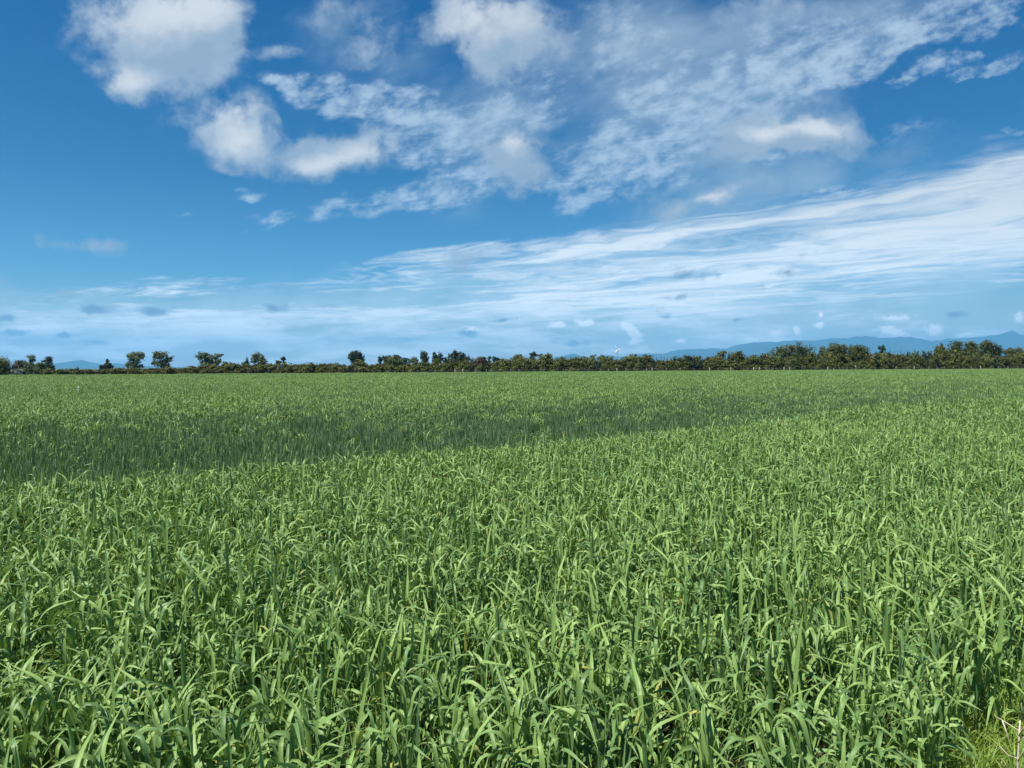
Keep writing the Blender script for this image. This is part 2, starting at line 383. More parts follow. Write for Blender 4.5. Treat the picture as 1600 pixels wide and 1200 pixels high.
def grid_mesh(name, xs, ys, zf, mat):
    X, Y = np.meshgrid(xs, ys)
    Z = zf(X, Y)
    v = np.stack([X.ravel(), Y.ravel(), Z.ravel()], 1)
    nx, ny = len(xs), len(ys)
    i = np.arange((ny - 1) * (nx - 1)); r_, c_ = i // (nx - 1), i % (nx - 1)
    a = r_ * nx + c_
    f = np.stack([a, a + 1, a + nx + 1, a + nx], 1)
    return mesh_from(name, v, f, mat, True)
xs = np.concatenate([[-19500, -6000, -1500, -400, -200, -120], np.arange(-80, 80.1, 1.0), [120, 200, 400, 1500, 6000, 19500]])
ys = np.concatenate([[-19500, -6000, -1000, -200, -60, -20, -8], np.arange(-2, 70.1, 1.0), [80, 100, 130, 160, 200, 300, 600, 1500, 6000, 19500]])
# one ground sheet; soil under the crop, pasture elsewhere, decided by position
gm, q, o = new_mat('ground')
ps = q.node('ShaderNodeNewGeometry'); sp = q.node('ShaderNodeSeparateXYZ'); q.l.new(ps.outputs['Position'], sp.inputs[0])
edge = q.m('SUBTRACT', sp.outputs[1], q.m('MULTIPLY_ADD', sp.outputs[0], (FE1.y - FE0.y) / (FE1.x - FE0.x), FE0.y - FE0.x * (FE1.y - FE0.y) / (FE1.x - FE0.x)))
inside = q.m('MULTIPLY', q.ss(edge, 1, -1), q.ss(sp.outputs[1], -.5, .5))
n1 = q.noise(ps.outputs['Position'], 9, 7, .7); n2 = q.noise(ps.outputs['Position'], .06, 4, .6)
soil = q.mix(q.ss(n1, .35, .68), (.028, .022, .016), (.075, .057, .04))
past = q.mix(q.ss(n2, .35, .65), (.05, .085, .025), (.10, .115, .04))
pb = q.node('ShaderNodeBsdfPrincipled'); q.l.new(q.mix(inside, past, soil), pb.inputs['Base Color']); pb.inputs['Roughness'].default_value = .95; pb.inputs['Specular IOR Level'].default_value = .1
bp = q.node('ShaderNodeBump'); bp.inputs['Strength'].default_value = .6; bp.inputs['Distance'].default_value = .03; q.l.new(n1, bp.inputs['Height']); q.l.new(bp.outputs[0], pb.inputs['Normal'])
q.l.new(pb.outputs[0], o.inputs[0])
tag(obj('ground', grid_mesh('ground', xs, ys, ground_z, gm)), 'flat soil under the crop running out to green pasture', 'ground', kind='structure')

# ---------------------------------------------------------------- hills
def hill(name, prof, Y, label, seed, base_py=574, thick=2500):
    """a range seen at depth Y whose skyline passes through photo pixels prof"""
    px = np.linspace(prof[0][0], prof[-1][0], int((prof[-1][0] - prof[0][0]) / 3))
    py = np.interp(px, [p[0] for p in prof], [p[1] for p in prof])
    vs = []; nrow = 27
    for j in range(nrow):
        t = j / (nrow - 1) * 2 - 1            # -1 front foot .. 0 ridge .. 1 back foot
        for a, b in zip(px, py):
            top = at(a, b, Y)
            yy = Y + t * thick
            fall = (1 - abs(t)) ** 1.15
            nz = mnoise.fractal(Vector((top.x / 900, yy / 900, seed)), 1.0, 2.0, 5)
            h = max(top.z, 0) * fall + 0.16 * max(top.z, 60) * nz * (abs(t) * (1 - abs(t)) * 4) + (0.03 * top.z * nz) + 0.035 * max(top.z, 60) * mnoise.fractal(Vector((top.x / 160, yy / 300, seed)), 1.0, 2.0, 3)
            vs.append((top.x + t * thick * .02, yy, h - 3))
    n = len(px)
    fs = [(j * n + i, j * n + i + 1, (j + 1) * n + i + 1, (j + 1) * n + i) for j in range(nrow - 1) for i in range(n - 1)]
    return tag(obj(name, mesh_from(name, vs, fs, M['hill'], True)), label, 'hills', kind='structure')
hill('hills', [(770, 574), (800, 570), (840, 565), (860, 560), (880, 556), (896, 552), (910, 557), (925, 560), (940, 556), (950, 554), (965, 557), (980, 556), (1000, 553), (1013, 552), (1035, 553),
               (1045, 550), (1060, 546), (1085, 545), (1110, 544), (1135, 544), (1150, 539), (1165, 537), (1185, 535), (1210, 534), (1228, 533), (1245, 531), (1262, 532), (1280, 531),
               (1300, 529), (1325, 528), (1345, 525), (1360, 524), (1372, 527), (1390, 528), (1405, 526), (1425, 528), (1450, 531), (1458, 533), (1475, 529), (1500, 528), (1520, 527),
               (1540, 526), (1560, 523), (1572, 519), (1582, 516), (1590, 522), (1600, 524), (1650, 528), (1800, 536), (2100, 560)], 15000, 'long blue mountain range on the right horizon', 3.1)
hill('hills', [(-60, 574), (60, 572), (85, 569), (100, 567), (112, 564), (120, 562.5), (127, 562), (135, 564), (145, 567), (160, 569), (172, 569), (182, 567), (190, 569), (215, 571), (260, 573), (330, 575)], 13000, 'low blue hill with a single peak on the left horizon', 8.7, thick=1500)

# ---------------------------------------------------------------- wheat protos
def blade_arrays(blades, segs, fold=True):
    """blades: rows (x,y,z0, az, length, width, th0, bend, bendpos, twist, tone1, tone2, tone3)"""
    b = np.asarray(blades); nb = len(b); n = segs + 1
    s = np.linspace(0, 1, n)[None, :]
    L = b[:, 4:5]; th = b[:, 6:7] + b[:, 7:8] * sst(s, b[:, 8:9] - .22, b[:, 8:9] + .24)
    ds = 1.0 / segs
    thm = (th[:, 1:] + th[:, :-1]) / 2
    r_ = np.concatenate([np.zeros((nb, 1)), np.cumsum(np.sin(thm) * ds, 1)], 1) * L
    h_ = np.concatenate([np.zeros((nb, 1)), np.cumsum(np.cos(thm) * ds, 1)], 1) * L
    azm = b[:, 3:4] + b[:, 9:10] * .35 * s
    ca, sa = np.cos(azm), np.sin(azm)
    cx = b[:, 0:1] + r_ * ca; cy = b[:, 1:2] + r_ * sa; cz = b[:, 2:3] + h_
    w = b[:, 5:6] * .5 * np.minimum(1, .55 + s * 2.2) * (1 - np.clip((s - .45) / .55, 0, 1) ** 1.8)
    w = np.maximum(w, .0006)
    tw = b[:, 9:10] * s
    # side vector (horizontal, across the blade), rotated by twist about the blade direction
    sx, sy, sz = -sa, ca, np.zeros_like(sa)
    nx, ny, nz = -np.cos(th) * ca, -np.cos(th) * sa, np.sin(th)
    ct, stt = np.cos(tw), np.sin(tw)
    ax, ay, az_ = sx * ct + nx * stt, sy * ct + ny * stt, sz + nz * stt
    ux, uy, uz = nx * ct - sx * stt, ny * ct - sy * stt, nz * ct
    d = w * .35
    rows = []
    lanes = (-1, 0, 1) if fold else (-1, 1)
    for ln in lanes:
        k_ = d if (fold and ln != 0) else 0
        rows.append(np.stack([cx + ax * w * ln + ux * k_, cy + ay * w * ln + uy * k_, cz + az_ * w * ln + uz * k_], -1))
    V_ = np.stack(rows, 2)                    # nb, n, lanes, 3
    nl = len(lanes)
    vid = np.arange(nb * n * nl).reshape(nb, n, nl)
    quads = np.stack([vid[:, :-1, :-1], vid[:, :-1, 1:], vid[:, 1:, 1:], vid[:, 1:, :-1]], -1).reshape(-1, 4)
    su = np.broadcast_to(s[:, :, None], (nb, n, nl)).reshape(-1)
    sv_ = np.broadcast_to(np.linspace(0, 1, nl)[None, None, :], (nb, n, nl)).reshape(-1)
    tone = np.repeat(b[:, 10:13], n * nl, 0)
    return V_.reshape(-1, 3), quads, su, sv_, tone
def blade_mesh(name, blades, segs, mat, fold=True):
    v, f, su, sv_, tone = blade_arrays(blades, segs, fold)
    me = bpy.data.meshes.new(name)
    me.vertices.add(len(v)); me.vertices.foreach_set('co', v.astype(np.float32).ravel())
    me.loops.add(f.size); me.loops.foreach_set('vertex_index', f.astype(np.int32).ravel())
    me.polygons.add(len(f)); me.polygons.foreach_set('loop_start', np.arange(0, f.size, 4, dtype=np.int32))
    me.polygons.foreach_set('use_smooth', np.ones(len(f), bool))
    uvl = me.uv_layers.new(name='blade')
    uvl.data.foreach_set('uv', np.stack([su, sv_], 1)[f.ravel()].astype(np.float32).ravel())
    a = me.attributes.new('tone', 'FLOAT_VECTOR', 'POINT'); a.data.foreach_set('vector', tone.astype(np.float32).ravel())
    me.materials.append(mat); me.update(calc_edges=True); me.validate()
    return me

def tiller(x0, y0, upright, H, wmul=1.0, leaves=5, stem=True):
    out_ = []
    az0 = rnd.uniform(0, 6.28)
    lean = rnd.uniform(0, .07); la = rnd.uniform(0, 6.28)
    for k_ in range(leaves):
        t = k_ / max(1, leaves - 1)
        zz = H * (.06 + .60 * t) + rnd.uniform(-.02, .02)
        a = az0 + math.pi * k_ + rnd.gauss(0, .5)
        lw = rnd.uniform(.85, 1.15)
        if upright:
            L = H * rnd.uniform(.42, .60); th0 = rnd.uniform(.04, .26); bend = rnd.choice([rnd.uniform(0, .25), rnd.uniform(.1, .6)]); bp_ = rnd.uniform(.6, .95)
        else:
            L = H * rnd.uniform(.36, .62); th0 = rnd.uniform(.04, .34)
            u_ = rnd.random()
            if u_ < .14: bend = rnd.uniform(0, .3)
            elif u_ < .34: bend = rnd.uniform(.6, 1.3)
            else: bend = rnd.uniform(1.5, 2.7)
            bp_ = rnd.uniform(.38, .72)
        w = (.0175 if not upright else .0135) * lw * wmul * (1 if t > .2 else .8)
        xx = x0 + math.cos(la) * lean * zz; yy = y0 + math.sin(la) * lean * zz
        out_.append((xx, yy, zz, a, L, w, th0, bend, bp_, rnd.gauss(0, .9), rnd.random(), rnd.random(), rnd.random()))
    if stem:
        out_.append((x0, y0, 0, la, H * .62, .007 * wmul, lean, 0, .5, 0, rnd.random() * .5, rnd.random() * .9, .2))
    return out_
protos = bpy.data.collections.new('wheat_protos')            # never linked to the scene: sources for the crop's geometry nodes
pools = {}
pi = 0
def add_pool(key, meshes):
    global pi
    pools[key] = (pi, len(meshes))
    for me in meshes:
        protos.objects.link(bpy.data.objects.new('wheat_plant_%04d' % pi, me)); pi += 1
def plant(upright, mat, segs, spread, nt, wmul, H=(.47, .60), leaves=5, fold=True, stem=True):
    bl = []
    for _ in range(nt):
        r_ = spread * math.sqrt(rnd.random()); a = rnd.uniform(0, 6.28)
        bl += tiller(r_ * math.cos(a), r_ * math.sin(a), upright, rnd.uniform(*H), wmul, leaves, stem)
    return blade_mesh('wheat_plant', bl, segs, mat, fold)
add_pool('n', [plant(False, M['wheat'], 11, .06, 3, 1.0) for _ in range(28)])
add_pool('nu', [plant(True, M['wheat_blue'], 7, .06, 3, 1.0) for _ in range(12)])
add_pool('m', [plant(False, M['wheat'], 6, .27, 34, 1.1, fold=False, leaves=4, stem=False) for _ in range(12)])
add_pool('mu', [plant(True, M['wheat_blue'], 4, .27, 30, 1.1, fold=False, leaves=4, stem=False) for _ in range(8)])
add_pool('f', [plant(False, M['wheat'], 4, .75, 150, 1.5, fold=False, leaves=3, stem=False) for _ in range(8)])
add_pool('fu', [plant(True, M['wheat_blue'], 3, .75, 130, 1.5, fold=False, leaves=3, stem=False) for _ in range(6)])
def weed(mat, n=14):
    bl = []
    for _ in range(n):
        r_ = .06 * math.sqrt(rnd.random()); a = rnd.uniform(0, 6.28)
        bl.append((r_ * math.cos(a), r_ * math.sin(a), 0, rnd.uniform(0, 6.28), rnd.uniform(.08, .24), rnd.uniform(.003, .006), rnd.uniform(.1, .7), rnd.uniform(0, 1.4), .6, rnd.gauss(0, .6), rnd.random(), rnd.random() * .95, rnd.random() * .7))
    return blade_mesh('weed_tuft', bl, 5, mat, False)

# ---------------------------------------------------------------- scatter points
def wedge(y0, y1, dens, margin=3.0):
    """random points in the view wedge between two depths, a few metres wider each side"""
    A = 0.5 * (y1 ** 2 - y0 ** 2) * 2 * .74 + 2 * margin * (y1 - y0)
    n = int(A * dens * 1.0)
    yy = np.sqrt(rng.uniform(y0 ** 2, y1 ** 2, n * 2)); hw = .74 * yy + margin
    hwm = .74 * y1 + margin
    yy = rng.uniform(y0, y1, int(n * 2.6)); hw = .74 * yy + margin
    keep = rng.uniform(0, hwm, len(yy)) < hw
    yy = yy[keep]; hw = hw[keep]
    m_ = int((yy.size)); target = int(np.sum(hw) / max(hw.size, 1) * 2 * (y1 - y0) * dens)
    A = (.74 * (y1 ** 2 - y0 ** 2)) + 2 * margin * (y1 - y0)
    n = int(A * dens)
    sel = rng.permutation(m_)[:n] if m_ >= n else np.arange(m_)
    yy = yy[sel]; hw = hw[sel]
    return rng.uniform(-1, 1, len(yy)) * hw, yy
PT = dict(co=[], idx=[], rot=[], scl=[])
def emit(xx, yy, pool, sc, zoff=0.0, lean=.06):
    n = len(xx)
    if n == 0: return
    a, c = pools[pool]
    zz = ground_z(xx, yy) + zoff
    PT['co'].append(np.stack([xx, yy, zz], 1)); PT['idx'].append(rng.integers(a, a + c, n))
    PT['rot'].append(np.stack([rng.normal(0, lean, n), rng.normal(0, lean, n), rng.uniform(0, 6.28, n)], 1)); PT['scl'].append(sc)
def lowf(xx, yy, sc_, seed):
    return np.array([mnoise.noise(Vector((a / sc_, b / sc_, seed))) for a, b in zip(xx, yy)])
def split(xx, yy, near, up, jit=.8):
    s = swale_s(xx, yy)
    along = (xx - S0.x) * NE.x + (yy - S0.y) * NE.y
    # share of the upright blue-green plants: sharp at the near lip, slow fade on the far side
    pr = sst(s, -.05, .25 + .12 * np.clip(along - 6, 0, 30)) * (1 - sst(s, 3.5, 16)) * (1 - .72 * sst(along, 10, 36)) * .95
    pr = np.clip(pr + .25 * sst(lowf(xx, yy, 6, 3.3), .05, .6) + .35 * sst(along, 14, 30) * (1 - sst(np.abs(s - 5), 3, 9)) * sst(lowf(xx, yy, 4.5, 7.3), -.1, .3), 0, 1)
    pr = np.where(s < -.3, pr * .25, pr)
    isu = rng.random(len(xx)) < pr
    hs = .905 + .10 * lowf(xx, yy, 1.7, 9.1) + .07 * lowf(xx, yy, .5, 2.2)
    hs = hs * rng.uniform(.86, 1.12, len(xx))
    emit(xx[~isu], yy[~isu], near, hs[~isu]); emit(xx[isu], yy[isu], up, hs[isu] * .92, lean=.04)
def verge_side(xx, yy): return xx - (1.18 + (yy - 2.4) * 1.1)     # >0 : outside the crop, at the near right corner
xx, yy = wedge(.8, 15, 104)
vs_ = verge_side(xx, yy); keep = ~((vs_ > -.05 + .25 * lowf(xx, yy, .3, 5.)) & (rng.random(len(xx)) > .07) & (xx > 0) & (yy < 6.5))
xx, yy = xx[keep], yy[keep]; split(xx, yy, 'n', 'nu')
xx, yy = wedge(15, 55, 10.5, 5); split(xx, yy, 'm', 'mu')
xx, yy = wedge(55, 186, 1.6, 9); keep = yy < edge_y(xx) - .6; split(xx[keep], yy[keep], 'f', 'fu')

def scatter_object(name, pts, coll, label, cat):
    co = np.concatenate(pts['co']); idx = np.concatenate(pts['idx']); rot = np.concatenate(pts['rot']); sc = np.concatenate(pts['scl'])
    me = bpy.data.meshes.new(name); me.vertices.add(len(co)); me.vertices.foreach_set('co', co.astype(np.float32).ravel())
    a = me.attributes.new('idx', 'INT', 'POINT'); a.data.foreach_set('value', idx.astype(np.int32))
    a = me.attributes.new('rot', 'FLOAT_VECTOR', 'POINT'); a.data.foreach_set('vector', rot.astype(np.float32).ravel())
    a = me.attributes.new('scl', 'FLOAT', 'POINT'); a.data.foreach_set('value', sc.astype(np.float32))
    me.update()
    o_ = obj(name, me)
    nt = bpy.data.node_groups.new(name + '_scatter', 'GeometryNodeTree')
    nt.interface.new_socket('Geometry', in_out='INPUT', socket_type='NodeSocketGeometry')
    nt.interface.new_socket('Geometry', in_out='OUTPUT', socket_type='NodeSocketGeometry')
    N = nt.nodes; Lk = nt.links
    gi = N.new('NodeGroupInput'); go = N.new('NodeGroupOutput')
    ci = N.new('GeometryNodeCollectionInfo'); ci.inputs['Collection'].default_value = coll
    ci.inputs['Separate Children'].default_value = True; ci.inputs['Reset Children'].default_value = True
    ip = N.new('GeometryNodeInstanceOnPoints'); ip.inputs['Pick Instance'].default_value = True
    def na(nm, ty):
        n_ = N.new('GeometryNodeInputNamedAttribute'); n_.data_type = ty; n_.inputs['Name'].default_value = nm
        return [s_ for s_ in n_.outputs if s_.enabled and s_.name == 'Attribute'][0]
    Lk.new(gi.outputs[0], ip.inputs['Points']); Lk.new(ci.outputs[0], ip.inputs['Instance'])
    Lk.new(na('idx', 'INT'), ip.inputs['Instance Index']); Lk.new(na('rot', 'FLOAT_VECTOR'), ip.inputs['Rotation']); Lk.new(na('scl', 'FLOAT'), ip.inputs['Scale'])
    Lk.new(ip.outputs[0], go.inputs[0])
    md = o_.modifiers.new('scatter', 'NODES'); md.node_group = nt
    tag(o_, label, cat, kind='stuff')
    return o_
scatter_object('wheat_crop', PT, protos, 'dense green young wheat crop filling the whole field', 'wheat crop')

# verge weeds at the near right corner
pools_w = bpy.data.collections.new('weed_protos')
for i in range(10): pools_w.objects.link(bpy.data.objects.new('weed_tuft_%04d' % i, weed(M['weed'])))
xx = rng.uniform(.7, 6.5, 16000); yy = rng.uniform(.5, 6, 16000)
keep = (verge_side(xx, yy) > -.45) & (verge_side(xx, yy) < 2.2) & (rng.random(16000) < .95)
xx, yy = xx[keep], yy[keep]
PW = dict(co=[np.stack([xx, yy, ground_z(xx, yy)], 1)], idx=[rng.integers(0, 10, len(xx))], rot=[np.stack([xx * 0, xx * 0, rng.uniform(0, 6.28, len(xx))], 1)], scl=[rng.uniform(.5, 1.25, len(xx))])
scatter_object('verge_grass', PW, pools_w, 'short yellow-green weedy grass beside the crop at the near right corner', 'grass')

# pale rank grass along the far fence line
pools_d = bpy.data.collections.new('dry_protos')
def dry_tuft():
    bl = []
    for _ in range(40):
        bl.append((rnd.gauss(0, .25), rnd.gauss(0, .25), 0, rnd.uniform(0, 6.28), rnd.uniform(.35, .75), .03, rnd.uniform(.05, .5), rnd.uniform(0, 1.0), .6, 0, rnd.random(), .5, .3))
    return blade_mesh('grass_tuft', bl, 3, M['dry_grass'], False)
for i in range(5): pools_d.objects.link(bpy.data.objects.new('grass_tuft_%04d' % i, dry_tuft()))
xx = rng.uniform(-125, 150, 1500); yy = edge_y(xx) + rng.uniform(-.2, 1.6, 1500)
PD = dict(co=[np.stack([xx, yy, 0 * xx], 1)], idx=[rng.integers(0, 5, len(xx))], rot=[np.stack([xx * 0, xx * 0, rng.uniform(0, 6.28, len(xx))], 1)], scl=[rng.uniform(.45, 1.0, len(xx)) * np.where(xx < 0, 1.05, .8)])
scatter_object('fence_line_grass', PD, pools_d, 'thin pale strip of rank grass along the foot of the far hedge', 'grass')

# ---------------------------------------------------------------- trees
def leaf_faces(lobes, count, size, seed, spiky=0.0, hollow=.55):
    """leaf-clump faces through the volume of ellipsoid lobes; lobes = (c, r) vectors"""
    rg = np.random.default_rng(seed)
    vol = np.array([l[1][0] * l[1][1] * l[1][2] for l in lobes]) ** .75
    ns = (count * vol / vol.sum()).astype(int) + 8
    V_, fo = [], []
    for (c, r), n in zip(lobes, ns):
        # sub-clumps on the lobe so that its outline is uneven
        ncl = max(9, int(n / 26))
        d = rg.normal(size=(ncl, 3)); d /= np.linalg.norm(d, axis=1)[:, None]; 
        rad = rg.uniform(.08, 1.0, (ncl, 1)) ** .5 * rg.uniform(.84, .98, (ncl, 1))
        cl = d * rad
        k_ = rg.integers(0, ncl, n)
        off = rg.normal(size=(n, 3)) * np.array([.17, .17, .15]) * (1 + spiky * np.array([0, 0, 1.2]))
        p = cl[k_] + off
        p = p * np.array(r)[None] + np.array(c)[None]
        nrm = (cl[k_] * .9 + rg.normal(size=(n, 3)) * .48 + np.array([0, 0, .30])); nrm /= np.linalg.norm(nrm, axis=1)[:, None] + 1e-6
        t = np.cross(nrm, rg.normal(size=(n, 3))); t /= np.linalg.norm(t, axis=1)[:, None] + 1e-6
        b = np.cross(nrm, t)
        s1_ = size * rg.uniform(.5, 1.25, (n, 1)); s2_ = s1_ * rg.uniform(.45, .9, (n, 1))
        q4 = np.stack([p - t * s1_, p - b * s2_ + nrm * s2_ * .25, p + t * s1_, p + b * s2_], 1)
        V_.append(q4.reshape(-1, 3))
    V_ = np.concatenate(V_)
    return V_, np.arange(len(V_)).reshape(-1, 4)
def trunk_mb(base, forks, r0, tips, seed):
    """tapered trunk with limbs that reach into the lobes"""
    rg = random.Random(seed); mb = MB()
    fork = Vector(base).lerp(Vector(forks), .999)
    mid = Vector(base).lerp(fork, .5) + Vector((rg.uniform(-.1, .1), rg.uniform(-.1, .1), 0)) * r0 * 6
    mb.tube([base, mid, fork], [r0 * 1.25, r0, r0 * .8], 8)
    for t in tips:
        t = Vector(t); m_ = fork.lerp(t, .5) + Vector((rg.uniform(-1, 1), rg.uniform(-1, 1), -.4)) * (t - fork).length * .12
        mb.tube([fork - Vector((0, 0, r0)), m_, t], [r0 * .6, r0 * .38, r0 * .12], 6)
    return mb
tree_n = [0]
def tree(name, label, cat, lobes_px, Y, mat, group=None, base_px=None, leaf=None, dens=1.0, bark='bark', spiky=0, trunk=True, hollow=.55, depth=.9, skirt=True):
    """lobes_px: (x,y,rx,ry) outline bumps in photo pixels, turned to real ellipsoids at depth Y"""
    tree_n[0] += 1; seed = tree_n[0]
    bx = base_px if base_px is not None else sum(l[0] * l[2] for l in lobes_px) / sum(l[2] for l in lobes_px)
    base = at(bx, 575, Y); base.z = 0
    root = obj(name, None, loc=base); tag(root, label, cat, group)
    m2 = Y / F; lobes = []; rg = random.Random(seed)
    for (lx, ly, rx, ry) in lobes_px:
        c = at(lx, ly, Y) - base; r_ = (rx * m2 * 1.17, rx * m2 * depth, ry * m2 * 1.17)
        c.y += rg.uniform(-.35, .35) * rx * m2
        lobes.append((tuple(c), r_))
    if skirt and 'gum' not in name and 'bare' not in name:
        x0_ = min(l[0] - l[2] for l in lobes_px); x1_ = max(l[0] + l[2] for l in lobes_px); yb = max(l[1] for l in lobes_px)
        wd = (x1_ - x0_) / 2
        if yb < 577:
            cz = (yb + 578) / 2
            c = at((x0_ + x1_) / 2, cz, Y) - base; lobes.append((tuple(c), (wd * .82 * m2, wd * .75 * m2, (578 - yb + 5) / 2 * 1.15 * m2)))
    area = sum(l[1][0] * l[1][2] for l in lobes)
    size = leaf or max(.14, 1.15 * m2)
    count = int(max(260, min(12000, dens * 15 * area / (size * size))))
    v, f = leaf_faces(lobes, count, size, seed * 13 + 5, spiky, hollow)
    v[:, 2] = np.maximum(v[:, 2], .05)
    obj('crown', mesh_from('crown', v, f, M[mat]), root)
    if trunk:
        big = max(lobes, key=lambda l: l[1][0] * l[1][2]); zc_ = min(l[0][2] - l[1][2] * .4 for l in lobes)
        zf_ = max(.5, zc_); fx = big[0][0] * .5
        r0 = max(.06, .035 * max(l[0][2] + l[1][2] for l in lobes))
        obj('trunk', trunk_mb((0, 0, -.1), (fx, 0, zf_), r0, [l[0] for l in lobes], seed).me('trunk', M[bark]), root)
    return root

def Yd(px, off=0):       # depth of the far fence line under photo column px, plus metres behind it
    k_ = (px - 800) / F; sl = (FE1.y - FE0.y) / (FE1.x - FE0.x)
    y_ = (FE0.y - FE0.x * sl) / (1 - k_ * sl)
    return y_ + off

